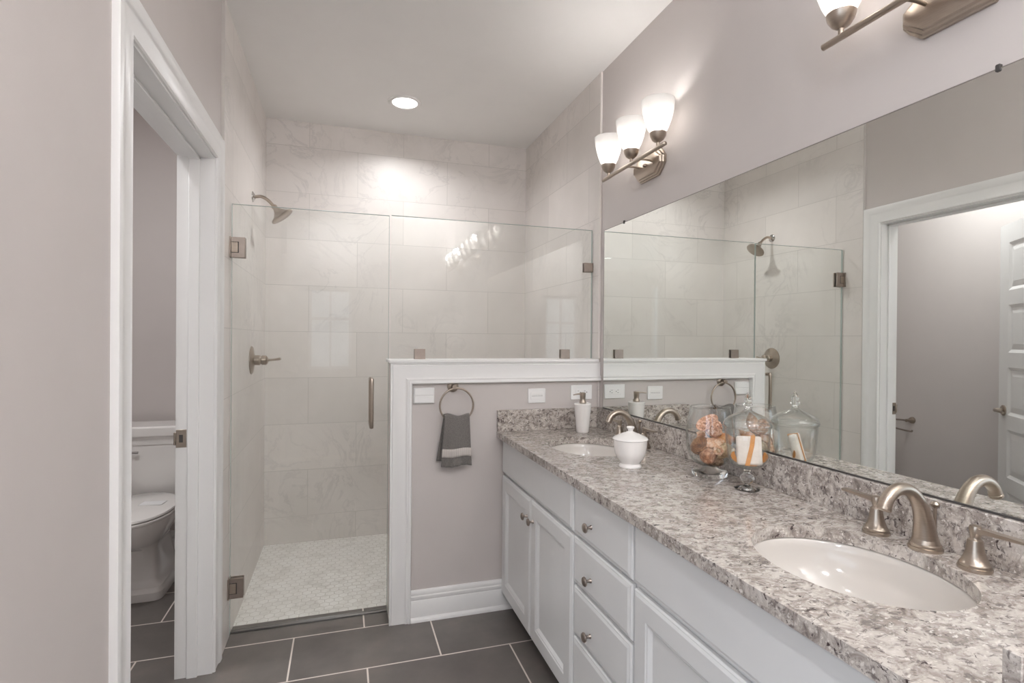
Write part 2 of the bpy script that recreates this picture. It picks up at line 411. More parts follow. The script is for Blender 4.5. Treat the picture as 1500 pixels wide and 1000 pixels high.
struct('trim_5', b, 'trim', 'white moulded casing around the toilet room doorway', True)
b = BM()
for ya, yb_ in ((JY0 - .015, JY0), (JY1, JY1 + .015)): box(b, XL - .131, XL + .001, ya, yb_, 0, JZ + .015)
box(b, XL - .131, XL + .001, JY0, JY1, JZ, JZ + .015)
for ya, yb_ in ((JY0, JY0 + .012), (JY1 - .012, JY1)): box(b, XL - .088, XL - .05, ya, yb_, 0, JZ, .002)
box(b, XL - .088, XL - .05, JY0, JY1, JZ - .012, JZ, .002)
jamb = struct('trim_6', b, 'trim', 'white door jamb with a stop in the toilet room doorway')
sp = BM(); box(sp, XL - .129, XL - .093, JY1 - .0025, JY1, .905, .975, .001); box(sp, XL - .137, XL - .129, JY1 - .005, JY1 + .001, .915, .965, .002)
spo = obj('strike_plate', sp, 'nickel', jamb); spo['label'] = 'brushed nickel strike plate'
hb = BM(); box(hb, XL - .118, XL - .105, JY1 - .0035, JY1 - .001, .925, .955); ho = obj('latch_hole', hb, 'slot', spo)
# half-wall trim: flat board with a raised inner moulding
hp = [(0, 0), (0, .022), (.004, .027), (.010, .027), (.016, .022), (.022, .024), (.027, .020), (.031, .017), (.088, .017), (.091, .014), (.094, .017), (.099, .017), (.099, 0)]
b = BM(); rings = [[], [], []]
for w, t in hp:
    rings[0].append((.3115 - w, YH - t, 0)); rings[1].append((.3115 - w, YH - t, 1.123 + w)); rings[2].append((W - .001, YH - t, 1.123 + w))
loft(b, rings); struct('trim_7', b, 'trim', 'white moulding framing the half wall', True)
def baseprof(h, t=.015): return [(0, 0), (t + .012, 0), (t + .011, .010), (t + .006, .017), (t, .02), (t, h - .05), (t - .003, h - .046), (t, h - .04), (t - .001, h - .028), (t - .005, h - .024), (t - .004, h - .018), (t - .006, h - .004), (t - .010, h), (0, h)]
b = BM(); prism(b, [(YH - d, z) for d, z in baseprof(.145)], .3115, .83, 'YZ'); struct('baseboard_half', b, 'trim', 'white stepped baseboard below the towel ring', True)

# toilet room
b = BM(); box(b, -1.6, -1.5, .5, 3.86, 0, ZC); struct('wall_toilet_left', b, 'paint', 'greige wall of the toilet room with the paper holder')
b = BM(); box(b, -1.5, XL - .13, 3.78, 3.86, 0, ZC); struct('wall_toilet_back', b, 'paint', 'greige wall behind the toilet')
b = BM(); box(b, -1.5, XL - .13, .5, .6, 0, ZC); struct('wall_toilet_front', b, 'paint', 'end wall of the toilet room')
b = BM(); prism(b, [(3.78 - d, z) for d, z in baseprof(.14)], -1.5, XL - .13, 'YZ'); struct('baseboard_toilet', b, 'trim', 'white baseboard behind the toilet', True)
# return wall at the near end of the vanity, and the bedroom behind the camera
b = BM(); box(b, .735, W, .30, .397, 0, .984); struct('wall_vanity_end', b, 'paint', 'low return wall at the near end of the vanity')
b = BM(); box(b, -3.1, -1.6, .5, .6, 0, ZC); struct('wall_bedroom_side', b, 'bedroom', 'bedroom wall beside the bathroom entrance')
b = BM(); box(b, -3.1, W, -4.6, -4.5, 0, ZC); struct('wall_bedroom_far', b, 'bedroom', 'far bedroom wall')
RX0, RX1, RZ0, RZ1 = -.37, .095, .98, 1.90
b = BM(); box(b, -.60, RX0, -1.25, -1.15, 0, ZC); box(b, RX1, W, -1.25, -1.15, 0, ZC); box(b, RX0, RX1, -1.25, -1.15, 0, RZ0); box(b, RX0, RX1, -1.25, -1.15, RZ1, ZC)
struct('wall_rear', b, 'paint', 'rear bathroom wall with a narrow window, mirrored in the shower glass')
b = BM(); mx = (RX0 + RX1) / 2; mz = (RZ0 + RZ1) / 2
for q in ((RX0, RX0 + .03, RZ0, RZ1), (RX1 - .03, RX1, RZ0, RZ1), (RX0, RX1, RZ0, RZ0 + .03), (RX0, RX1, RZ1 - .03, RZ1), (RX0, RX1, mz + .10, mz + .13), (mx - .01, mx + .01, RZ0, RZ1)):
    box(b, q[0], q[1], -1.23, -1.19, q[2], q[3])
wo = struct('window_1', b, 'trim', 'narrow muntined window mirrored faintly in the shower door glass')
g = BM(); box(g, RX0 + .02, RX1 - .02, -1.212, -1.208, RZ0 + .02, RZ1 - .02); obj('window_pane', g, 'window', wo, False)
SY = (-3.8, .3)  # span of the unseen side window, added to let in fill daylight
b = BM(); box(b, -3.2, -3.1, -4.6, .6, 0, .5); box(b, -3.2, -3.1, -4.6, .6, 2.4, ZC); box(b, -3.2, -3.1, -4.6, SY[0], .5, 2.4); box(b, -3.2, -3.1, SY[1], .6, .5, 2.4)
struct('wall_bedroom_left', b, 'bedroom', 'bedroom side wall with a wide window added for fill daylight')
b = BM()
for q in ((SY[0], SY[0] + .04), (SY[1] - .04, SY[1]), (-2.45, -2.41), (-1.09, -1.05)): box(b, -3.17, -3.13, q[0], q[1], .5, 2.4)
box(b, -3.17, -3.13, SY[0], SY[1], .5, .54); box(b, -3.17, -3.13, SY[0], SY[1], 2.36, 2.4)
struct('window_2', b, 'trim', 'wide white frame of the unseen bedroom window added for fill daylight')

# threshold of the shower
b = BM(); box(b, XL + .0125, .2155, 2.668, 2.684, 0.0003, .010, .003, 2); box(b, XL + .0125, .2155, 2.690, 2.698, 0.0003, .008, .002)
struct('trim_8', b, 'steel', 'polished metal threshold strip of the shower', True)

# door leaf into the toilet room, ajar
LW, LH, LT = .872, 2.032, .035
b = BM(); rails = [0.0, .15]; 
pz = []; st = .105; z = .20
nP = 5; ph = (LH - .20 - .11 - .085 * (nP - 1)) / nP
for k in range(nP): pz.append((.20 + k * (ph + .085), .20 + k * (ph + .085) + ph))
box(b, -LT, 0, 0, st, .008, LH); box(b, -LT, 0, LW - st, LW, .008, LH)
zz = [.008] + [q for p_ in pz for q in p_] + [LH]
for k in range(0, len(zz), 2): box(b, -LT, 0, st, LW - st, zz[k], zz[k + 1])
for z0, z1 in pz:
    for xf, s in ((0, -1), (-LT, 1)):
        y0, y1 = st, LW - st
        t = bmesh.new(); o_ = [(xf, y0, z0), (xf, y1, z0), (xf, y1, z1), (xf, y0, z1)]
        e = .018; m_ = [(xf + s * .009, y0 + e, z0 + e), (xf + s * .009, y1 - e, z0 + e), (xf + s * .009, y1 - e, z1 - e), (xf + s * .009, y0 + e, z1 - e)]
        e = .05; i_ = [(xf + s * .004, y0 + e, z0 + e), (xf + s * .004, y1 - e, z0 + e), (xf + s * .004, y1 - e, z1 - e), (xf + s * .004, y0 + e, z1 - e)]
        R = [[t.verts.new(p_) for p_ in r_] for r_ in (o_, m_, i_)]
        for a, c in zip(R, R[1:]):
            for k in range(4): t.faces.new((a[k], a[(k + 1) % 4], c[(k + 1) % 4], c[k]))
        t.faces.new(R[2]); merge(b, t)
leaf = struct('door_1', b, 'trim', 'white five panel door standing ajar in the toilet room')
lv = BM()
lathe(lv, [(.0, 0), (.031, 0), (.031, .006), (.026, .009), (.012, .010), (.011, .045), (.0, .046)], 28, Matrix.Translation((0, LW - .065, .945)) @ Matrix.Rotation(pi / 2, 4, 'Y'))
tube(lv, [(.042, LW - .065, .945, .009), (.046, LW - .09, .945, .009), (.048, LW - .14, .944, .0075), (.046, LW - .18, .942, .006)], n=4, seg=12)
lvo = obj('lever_handle', lv, 'nickel', leaf); lvo['label'] = 'brushed nickel lever handle'
leaf.location = (XL - .131, JY0 + .004, 0); leaf.rotation_euler.z = radians(39.5)

# ------------------------------------------------------------------ shower glass
GY = 2.627
b = BM(); box(b, .219, 1.279, GY - .005, GY + .005, 1.2385, 1.928)
g = tag(obj('fixed_glass_panel', b, 'pane', None, False), 'clear fixed shower glass panel standing on the half wall', 'glass panel')
e = BM(); box(e, .219, 1.279, GY - .0051, GY + .0051, 1.9268, 1.9285); box(e, 1.2775, 1.2795, GY - .0051, GY + .0051, 1.2385, 1.9285); obj('glass_edge', e, 'edge', g, False)
def clip(x0, x1, z0, z1, flange=None):
    c = BM(); box(c, x0, x1, GY - .0125, GY - .0052, z0, z1, .0012); box(c, x0, x1, GY + .0052, GY + .0125, z0, z1, .0012)
    if flange == 'floor': box(c, x0, x1, GY - .0125, GY + .0125, z0 - .0003, z0 + .001)
    else: box(c, x1 - .003, x1, GY - .0125, GY + .0125, z0, z1)
    o = obj('glass_clip', c, 'nickel_d', g); o['label'] = 'square satin nickel glass clip'; return o
clip(.331, .384, 1.238, 1.287, 'floor'); clip(1.098, 1.150, 1.238, 1.286, 'floor'); clip(1.229, 1.2815, 1.701, 1.751, 'wall')
sd = thing('shower_door', 'frameless clear glass shower door hinged on the left tiled wall', 'shower door', (-.139, GY, .02))
b = BM(); box(b, XL + 0.0180, .2095, GY - .005, GY + .005, .018, 1.925); gd = obj('door_glass', b, 'pane', sd, False)
e = BM(); box(e, XL + 0.0180, .2095, GY - .0051, GY + .0051, 1.9238, 1.9255); box(e, .2082, .2097, GY - .0051, GY + .0051, .018, 1.9255); box(e, XL + 0.0175, XL + 0.0192, GY - .0051, GY + .0051, .018, 1.9255); obj('glass_edge', e, 'edge', gd, False)
for zc in (1.733, .228):
    h = BM(); box(h, XL + 0.0122, XL + 0.0180, GY - .026, GY + .026, zc - .045, zc + .045, .001)
    for s in (-1, 1):
        y0, y1 = sorted((GY + s * .0052, GY + s * .015))
        box(h, XL + 0.0275, XL + 0.0740, y0, y1, zc - .045, zc + .045, .0015)
        box(h, XL + 0.0180, XL + 0.0300, y0, y1, zc + .025, zc + .0445, .001); box(h, XL + 0.0180, XL + 0.0300, y0, y1, zc - .0445, zc - .025, .001)
    ho = obj('hinge', h, 'nickel_d', sd); ho['label'] = 'square satin nickel glass door hinge'
    k = BM(); box(k, XL + 0.0185, XL + 0.0485, GY - .0158, GY - .0150, zc - .0245, zc + .0245); obj('hinge_gap', k, 'slot', ho, False)
    k = BM()
    box(k, XL + 0.0185, XL + 0.0450, GY - .0175, GY - .0152, zc - .022, zc + .022, .001); obj('hinge_knuckle', k, 'nickel', ho)
h = BM()
for s in (-1, 1):
    y = GY + s * .045; y0 = GY + s * .0055
    tube(h, [(.13, y0, .925), (.13, GY + s * .034, .925), (.13, y, .939), (.13, y, 1.125), (.13, GY + s * .034, 1.14), (.13, y0, 1.14)], .0095, n=5, seg=14)
ho = obj('pull_handle', h, 'nickel', sd); ho['label'] = 'brushed nickel vertical pull handle'

# shower head and valve on the left tiled wall
TX = XL + .0122
sh = thing('shower_fixture', 'brushed nickel shower head on a bent arm from left tiled wall', 'shower head', (TX, 3.22, 2.10))
ry = Matrix.Rotation(pi / 2, 4, 'Y')
b = BM(); lathe(b, [(0, 0), (.029, 0), (.028, .004), (.016, .010), (.012, .014), (0, .014)], 28, Matrix.Translation((TX, 3.22, 2.105)) @ ry); obj('wall_flange', b, 'chrome', sh)
b = BM(); tube(b, [(TX + .008, 3.22, 2.105), (TX + .045, 3.22, 2.109), (TX + .08, 3.22, 2.090), (TX + .110, 3.22, 2.058)], .009, n=6, seg=14); obj('shower_arm', b, 'nickel', sh)
ax = Vector((.62, 0, -.785)); rot = ax.to_track_quat('Z', 'Y').to_matrix().to_4x4()
b = BM(); lathe(b, [(0, -.012), (.012, -.012), (.016, -.004), (.014, .006), (.017, .014), (.024, .026), (.040, .044), (.058, .054), (.064, .058), (.065, .064), (.060, .067), (0, .067)], 36, Matrix.Translation((TX + .112, 3.22, 2.056)) @ rot); obj('spray_head', b, 'nickel', sh)
va = thing('shower_valve', 'round brushed nickel shower valve with lever on left tiled wall', 'shower valve', (TX, 3.212, 1.212))
Tm = Matrix.Translation((TX, 3.212, 1.212)) @ ry
b = BM(); lathe(b, [(0, 0), (.077, 0), (.077, .003), (.070, .008), (.036, .013), (.032, .016), (0, .016)], 44, Tm); obj('escutcheon', b, 'nickel', va)
b = BM(); lathe(b, [(0, .015), (.027, .015), (.028, .042), (.024, .045), (.022, .05), (.026, .054), (.026, .074), (.020, .080), (.012, .084), (0, .084)], 32, Tm)
tube(b, [(TX + .075, 3.212, 1.212, .009), (TX + .105, 3.205, 1.214, .006), (TX + .14, 3.198, 1.219, .0075), (TX + .148, 3.196, 1.222, .008)], n=4, seg=12); obj('lever_handle', b, 'nickel', va)

# recessed downlight over the shower (the fill lamps behind the camera have no fixture)
dl = thing('recessed_light', 'lit round recessed light in the ceiling above the shower', 'ceiling light', (.343, 3.24, ZC))
b = BM(); lathe(b, [(.072, -.001), (.074, -.006), (.094, -.008), (.098, -.004), (.098, 0), (.072, 0)], 48, Matrix.Translation((.343, 3.24, ZC)), closed=True); obj('trim_ring', b, 'ceil', dl)
b = BM(); lathe(b, [(0, -.002), (.072, -.002), (.072, 0), (0, 0)], 40, Matrix.Translation((.343, 3.24, ZC))); obj('lens', b, 'lens', dl)

# ------------------------------------------------------------------ vanity cabinets
XF = .757; XB = .776
def slab_front(bm, y0, y1, z0, z1, ch=.014, dep=.008):
    rings = []
    for e_, x in ((0, XB - .0005), (0, XF + dep), (ch * .25, XF + dep * .45), (ch * .45, XF + dep * .45), (ch, XF)):
        rings.append([(x, y0 + e_, z0 + e_), (x, y1 - e_, z0 + e_), (x, y1 - e_, z1 - e_), (x, y0 + e_, z1 - e_)])
    loft(bm, rings); return bm
def panel_door(bm, y0, y1, z0, z1, st=.062):
    rings = []
    for e_, x in ((0, XB - .0005), (0, XF + .008), (.0035, XF + .0036), (.006, XF + .0036), (.013, XF), (st, XF), (st + .004, XF + .003), (st + .008, XF + .003), (st + .018, XF + .012)):
        rings.append([(x, y0 + e_, z0 + e_), (x, y1 - e_, z0 + e_), (x, y1 - e_, z1 - e_), (x, y0 + e_, z1 - e_)])
    loft(bm, rings); return bm
def knob(y, z, parent):
    k = BM(); lathe(k, [(0, 0), (.0075, 0), (.0065, .003), (.0045, .006), (.0045, .014), (.008, .017), (.0145, .020), (.0155, .023), (.013, .027), (.006, .0295), (0, .030)], 24, Matrix.Translation((XF - .0002, y, z)) @ Matrix.Rotation(-pi / 2, 4, 'Y'))
    o = obj('knob', k, 'nickel_d', parent); o['label'] = 'satin nickel mushroom knob'; return o
def cabinet_body(root, y0, y1):
    c = BM()
    box(c, XB + .001, W - .004, y0, y0 + .016, .085, .8512); box(c, XB + .001, W - .004, y1 - .016, y1, .085, .8512)
    box(c, XB + .001, W - .004, y0 + .016, y1 - .016, .085, .101); box(c, W - .012, W - .004, y0 + .016, y1 - .016, .101, .8512)
    box(c, XB + .001, XB + .012, y0 + .016, y1 - .016, .101, .8512); obj('cabinet_box', c, 'cab', root, False)
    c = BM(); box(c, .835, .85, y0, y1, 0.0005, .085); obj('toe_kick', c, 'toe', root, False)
def sink_cabinet(label, y0, y1, parts):
    root = thing('sink_cabinet', label, 'vanity cabinet', (1.03, (y0 + y1) / 2, 0), 'vanity sink cabinets')
    cabinet_body(root, y0, y1)
    c = BM(); slab_front(c, parts[0], parts[3], .679, .8480); obj('false_front', c, 'cab', root, False)
    for (a, bb, ky) in ((parts[0], parts[1], parts[1] - .035), (parts[2], parts[3], parts[2] + .035)):
        c = BM(); panel_door(c, a, bb, .083, .664); d = obj('cabinet_door', c, 'cab', root, False); knob(ky, .583, d)
    return root
sink_cabinet('pale grey sink cabinet under the far oval sink beside the half wall', 1.684, YH - .004, (1.693, 2.117, 2.122, 2.543))
sink_cabinet('pale grey sink cabinet under the near oval sink in front', .400, 1.289, (.408, .843, .848, 1.284))
dc = thing('drawer_cabinet', 'pale grey four drawer cabinet between the two sink cabinets', 'vanity cabinet', (1.03, 1.4865, 0))
cabinet_body(dc, 1.289, 1.684)
for z0, z1, kz in ((.679, .8480, .742), (.512, .667, .572), (.338, .500, .395), (.083, .326, .205)):
    c = BM(); slab_front(c, 1.297, 1.680, z0, z1, .016); d = obj('drawer_front', c, 'cab', dc, False); knob(1.542, kz, d)

# ------------------------------------------------------------------ countertop with sinks
CT, CB = .8816, .8518
SINKS = [(1.020, 2.095), (1.020, .850)]; SA, SB = .176, .213
def ell(cx, cy, a, b_, z, n=64, rev=False):
    return [(cx + a * cos(2 * pi * i / n), cy + b_ * sin(2 * pi * i / n), z) for i in range(n)]
t = bmesh.new(); edges = []
def loop(pts):
    vs = [t.verts.new(p_) for p_ in pts]
    for i in range(len(vs)): edges.append(t.edges.new((vs[i], vs[(i + 1) % len(vs)])))
loop([(.7306, .4, CT), (W - .002, .4, CT), (W - .002, YH - .001, CT), (.7306, YH - .001, CT)])
for cx, cy in SINKS: loop(ell(cx, cy, SA, SB, CT))
bmesh.ops.triangle_fill(t, use_beauty=True, use_dissolve=False, edges=edges)
r = bmesh.ops.extrude_face_region(t, geom=t.faces[:])
bmesh.ops.translate(t, verts=[v for v in r['geom'] if isinstance(v, bmesh.types.BMVert)], vec=(0, 0, CB - CT))
ct = thing('countertop', 'speckled grey and cream granite vanity countertop with two oval cut-outs', 'countertop', (1.01, 1.476, CB))
obj('granite_slab', t, 'granite', ct, False)
b = BM(); box(b, W - .0215, W - .0015, .418, YH - .021, CT, .986, .0012); obj('backsplash', b, 'granite', ct)
b = BM(); box(b, .7306, W - .0015, YH - .021, YH - .001, CT, .986, .0012); obj('backsplash', b, 'granite', ct)
b = BM(); box(b, .7306, W - .0015, .398, .4178, CT, .986, .0012); obj('side_splash', b, 'granite', ct)
sk = None
for i, (cx, cy) in enumerate(SINKS):
    if i == 0:
        sk = thing('sink', 'far white oval undermount sink behind the lidded jar', 'sink', (cx, cy, CB), 'undermount sinks')
        pr = [(1.045, 0), (1.02, -.001), (1.0, -.006), (.985, -.02), (.95, -.05), (.86, -.085), (.68, -.115), (.42, -.132), (.13, -.137), (.125, -.145), (.44, -.142), (.72, -.125), (.90, -.093), (.99, -.055), (1.04, -.010)]
        b = BM(); lathe(b, [(r_ * .2, z) for r_, z in pr], 64, Matrix.Translation((cx, cy, CB - .0003)), sx=SA / .2, sy=SB / .2, closed=True); obj('basin', b, 'porcelain', sk, ang=60)
        b = BM(); lathe(b, [(0, -.140), (.030, -.140), (.030, -.1335), (.022, -.1325), (.021, -.1345), (0, -.133)], 28, Matrix.Translation((cx, cy, CB))); obj('drain', b, 'nickel', sk)
    else: dup(sk, (cx, cy, CB), 'near white oval undermount sink in the front of the countertop')

# ------------------------------------------------------------------ faucets
fa = thing('faucet', 'far brushed nickel widespread faucet behind the lidded jar', 'faucet', (0, 0, 0), 'widespread faucets')
b = BM(); lathe(b, [(0, 0), (.032, 0), (.0328, .003), (.0325, .0075), (.0295, .0085), (.0298, .0135), (.0270, .0155), (.0255, .021), (.0235, .026), (0, .026)], 32)
tube(b, [(0, 0, .012, .0255), (-.002, 0, .035, .0225), (-.008, 0, .07, .0185), (-.022, 0, .105, .0155), (-.050, 0, .133, .0138), (-.084, 0, .139, .0132), (-.112, 0, .124, .0132), (-.125, 0, .100, .0135)], n=8, seg=24)
lathe(b, [(0, -.003), (.012, -.003), (.0145, 0), (.0145, .006), (.012, .008), (0, .008)], 24, Matrix.Translation((-.1255, 0, .099)) @ Matrix.Rotation(radians(24), 4, 'Y'))
obj('spout', b, 'nickel', fa, ang=32)
b = BM(); lathe(b, [(0, .0), (.0035, .0), (.0035, .088), (.008, .092), (.009, .097), (.006, .102), (0, .103)], 16, Matrix.Translation((.029, 0, .0005))); obj('lift_rod', b, 'nickel', fa)
for s in (1, -1):
    b = BM(); Tm = Matrix.Translation((-.012, s * .105, 0))
    lathe(b, [(0, 0), (.028, 0), (.0287, .003), (.0284, .0072), (.0258, .0082), (.0260, .0128), (.0235, .0148), (.019, .026), (.0152, .040), (.0132, .056), (.0125, .060), (.009, .063), (.0085, .066), (.0095, .070), (.011, .082), (.0095, .088), (.004, .090), (0, .090)], 32, Tm)
    h = obj('faucet_handle', b, 'nickel', fa, ang=32)
    b = BM(); y0 = s * .105
    rings = []
    for dy, z, w_, th in ((.004, .079, .007, .006), (.02, .081, .0075, .005), (.05, .082, .0085, .0035), (.082, .083, .0095, .0028), (.088, .083, .0085, .0025)):
        y = y0 + s * dy; rings.append([(-.012 - w_, y, z - th), (-.012 + w_, y, z - th), (-.012 + w_, y, z + th), (-.012 - w_, y, z + th)])
    loft(b, rings); obj('lever', b, 'nickel', h)
fa.location = (1.232, 2.095, CT)
dup(fa, (1.232, .850, CT), 'near brushed nickel widespread faucet at the front sink')

# ------------------------------------------------------------------ mirror
wm = thing('wall_mirror', 'large frameless wall mirror above the granite backsplash', 'mirror', (W, 1.455, .9865))
b = BM(); box(b, W - .0065, W - .0005, .42, 2.492, .9885, 1.902); obj('mirror_glass', b, 'mirror', wm, False)
b = BM(); box(b, W - .0095, W - .0005, .42, 2.492, .9865, .9905); o = obj('bottom_channel', b, 'slot', wm, False); o['label'] = 'thin dark channel along the mirror bottom'
b = BM(); box(b, W - .0068, W - .0005, .42, 2.4945, 1.902, 1.9045); box(b, W - .0068, W - .0005, 2.492, 2.4955, .9905, 1.9045); o = obj('mirror_edge', b, 'mirroredge', wm, False); o['label'] = 'dark polished mirror edge'
for y in (2.29, .752):
    b = BM(); box(b, W - .0105, W - .0005, y - .0045, y + .0045, 1.897, 1.912, .0015); o = obj('mirror_clip', b, 'slot', wm)
    o['label'] = 'small dark mirror clip'

# ------------------------------------------------------------------ vanity lights
vl = thing('vanity_light', 'whole lit three-shade vanity light above the mirror left end', 'wall light', (0, 0, 0), 'vanity lights')
def octo(hy, hz, c):
    return [(-hy + c, -hz), (hy - c, -hz), (hy - c * .35, -hz + c * .55), (hy, -hz * .25), (hy, hz * .25), (hy - c * .35, hz - c * .55), (hy - c, hz), (-hy + c, hz), (-hy + c * .35, hz - c * .55), (-hy, hz * .25), (-hy, -hz * .25), (-hy + c * .35, -hz + c * .55)]
b = BM(); rings = []
for x, d in ((-.0005, 0), (-.008, 0), (-.010, .004), (-.017, .006), (-.019, .011), (-.026, .013), (-.029, .018)):
    rings.append([(x, p_[0], p_[1]) for p_ in octo(.118 - d, .060 - d, .045)])
loft(b, rings)
bp = obj('back_plate', b, 'nickel', vl, ang=30)
b = BM(); lathe(b, [(0, .028), (.008, .028), (.008, .034), (.005, .040), (0, .042)], 18, Matrix.Rotation(-pi / 2, 4, 'Y')); obj('mounting_knob', b, 'nickel_d', bp)
for y in (-.052, .052):
    b = BM(); tube(b, [(-.028, y, .004), (-.06, y, .006), (-.10, y, .003)], .0045, n=3, seg=12); obj('arm', b, 'nickel', vl)
b = BM(); tube(b, [(-.10, -.262, 0, .004), (-.10, -.259, 0, .0085), (-.10, .259, 0, .0085), (-.10, .262, 0, .004)], n=1, seg=18); obj('bar', b, 'nickel', vl)
for y in (-.207, 0, .207):
    Tm = Matrix.Translation((-.10, y, 0))
    b = BM(); lathe(b, [(0, .006), (.007, .006), (.007, .02), (.013, .023), (.022, .030), (.031, .045), (.034, .058), (.032, .059), (0, .052)], 32, Tm); obj('socket_cup', b, 'nickel', vl)
    b = BM(); lathe(b, [(.028, .057), (.033, .059), (.045, .085), (.055, .115), (.062, .148), (.0655, .178), (.066, .187), (.0635, .187), (.063, .178), (.0595, .148), (.0525, .115), (.0425, .086), (.030, .0625)], 40, Tm, closed=True); sh_ = obj('lamp_shade', b, 'shade', vl); sh_['label'] = 'frosted white glass shade'
    b = BM(); lathe(b, [(0, .062), (.012, .062), (.013, .09), (.020, .109), (.0255, .129), (.024, .145), (.015, .157), (0, .161)], 24, Tm); obj('bulb', b, 'bulb', sh_)
VLP = [(W, 2.068, 2.105), (W, .832, 2.105), (W, .05, 2.13), (W, -.78, 2.13)]
vl.location = VLP[0]; dup(vl, VLP[1], 'lit vanity light cropped at the top edge above the near sink')
dup(vl, VLP[2], 'lit vanity light mirrored in the shower glass, larger of the two bright streaks')
dup(vl, VLP[3], 'lit vanity light mirrored lowest and smallest in the fixed shower glass')
for p_, pw_ in zip(VLP[2:], (9.0, 34.0)):
    for y in (-.207, 0, .207):
        lamp('rear_fill_light', 'POINT', (p_[0] - .10, p_[1] + y, p_[2] + .163), pw_, (.95, .975, 1), .04)  # added room fill inside the rear lights, far stronger than their bulbs

# ------------------------------------------------------------------ wall plates on the half wall
b = BM(); box(b, .3195, .4175, YH - .013, YH - .0005, 1.0305, 1.1045, .002)
sw = tag(obj('switch_plate', b, 'plastic'), 'white two-row switch plate left of the towel ring', 'switch plate')
for z0, z1 in ((1.034, 1.0655), (1.0695, 1.101)):
    b = BM(); box(b, .323, .414, YH - .0165, YH - .0128, z0, z1, .0015); obj('rocker', b, 'plastic', sw)
b = BM(); box(b, .8925, .986, YH - .007, YH - .0005, 1.0165, 1.0895, .002)
gp = tag(obj('blank_plate', b, 'plastic'), 'white wall plate with fine slots, between towel ring and outlet', 'wall plate')
b = BM(); box(b, .906, .973, YH - .0088, YH - .0068, 1.0345, 1.0715, .0008); ins = obj('insert', b, 'plastic', gp)
for z in (1.0505, 1.0555):
    b = BM()
    for k in range(9): box(b, .912 + k * .0065, .9165 + k * .0065, YH - .0093, YH - .0086, z - .0005, z + .0005)
    obj('slot', b, 'slot', ins, False)
b = BM(); box(b, 1.1265, 1.2465, YH - .007, YH - .0005, 1.0275, 1.1025, .002)
op = tag(obj('outlet_plate', b, 'plastic'), 'white double outlet plate behind the soap dispenser', 'outlet')
b = BM(); box(b, 1.152, 1.221, YH - .0088, YH - .0068, 1.0475, 1.0825, .0008); obj('insert', b, 'plastic', op)
for xc in (1.1685, 1.2045):
    b = BM(); box(b, xc - .004, xc + .004, YH - .0092, YH - .0086, 1.0715, 1.0732); box(b, xc - .005, xc + .005, YH - .0092, YH - .0086, 1.0580, 1.0597)
    lathe(b, [(0, 0), (.0025, 0), (.0025, .0006), (0, .0006)], 12, Matrix.Translation((xc + (.011 if xc < 1.19 else .011), YH - .0086, 1.065)) @ Matrix.Rotation(pi / 2, 4, 'X')); obj('socket', b, 'slot', op, False)

# ------------------------------------------------------------------ towel ring and towel
tr = thing('towel_ring', 'brushed nickel towel ring mounted below the half wall moulding', 'towel ring', (.512, YH, 1.105))
b = BM(); lathe(b, [(0, 0), (.027, 0), (.027, .005), (.023, .009), (.013, .012), (.011, .030), (.013, .036), (.010, .046), (0, .047)], 28, Matrix.Translation((.508, YH - .0002, 1.108)) @ Matrix.Rotation(pi / 2, 4, 'X')); obj('wall_post', b, 'nickel', tr)
RC = (.520, YH - .040, 1.021); RR = .081
b = BM(); tube(b, [(RC[0] + RR * cos(2 * pi * i / 48), RC[1], RC[2] + RR * sin(2 * pi * i / 48)) for i in range(49)], .0046, n=1, seg=12, closed=True); obj('ring', b, 'nickel', tr)
def towel_mesh():
    bm = bmesh.new(); nu, nv = 28, 44; rows = []
    # profile over the ring: front down, over, back down
    prof_ = [(-.0, 0)]
    for layer in (0, 1):
        pass
    path = []
    zt = .962; zbF = .735; zbB = .757
    for k in range(18): path.append((-.016 - .006 * (1 - k / 17), zbF + (zt - zbF) * k / 17, 0))
    for k in range(1, 9): a = pi * k / 9; path.append((-.016 * cos(a), zt + .012 * sin(a), 1))
    for k in range(18): path.append((.016 + .006 * k / 17, zt - (zt - zbB) * k / 17, 2))
    for dy, z, ly in path:
        row = []; f = (zt - z) / (zt - zbF); f = max(0, min(1, f))
        if ly < 2: xa = .4595 - .0145 * f; xb = .580 + .0095 * f
        else: xa = .4595 - .036 * f; xb = .580 + .013 * f
        for i in range(nu + 1):
            u = i / nu; x = xa + (xb - xa) * u
            wav = .0035 * sin(u * 9 + 1) * (.4 + f) + (.0022 * sin(u * 31) * max(0, f - .62) / .38 if ly == 0 else 0)
            zz_ = z + (.006 * sin(u * 7 + .6) * (1 - f) if ly == 1 else 0) - (.003 * sin(u * 6) * f)
            arc = (RC[2] - RR) - .94
            row.append(bm.verts.new((x, RC[1] + dy + (wav if ly != 2 else -wav), zz_)))
        rows.append(row)
    for a, c in zip(rows, rows[1:]):
        for i in range(nu): bm.faces.new((a[i], a[i + 1], c[i + 1], c[i]))
    bmesh.ops.recalc_face_normals(bm, faces=bm.faces[:])
    return bm
tw = obj('hand_towel', towel_mesh(), 'towel', None, True, 80)
tag(tw, 'charcoal grey hand towel with a pale lace band hanging in the ring', 'towel')
so = tw.modifiers.new('thickness', 'SOLIDIFY'); so.thickness = .006; so.offset = 0
b = bmesh.new(); nu = 40; rows = []
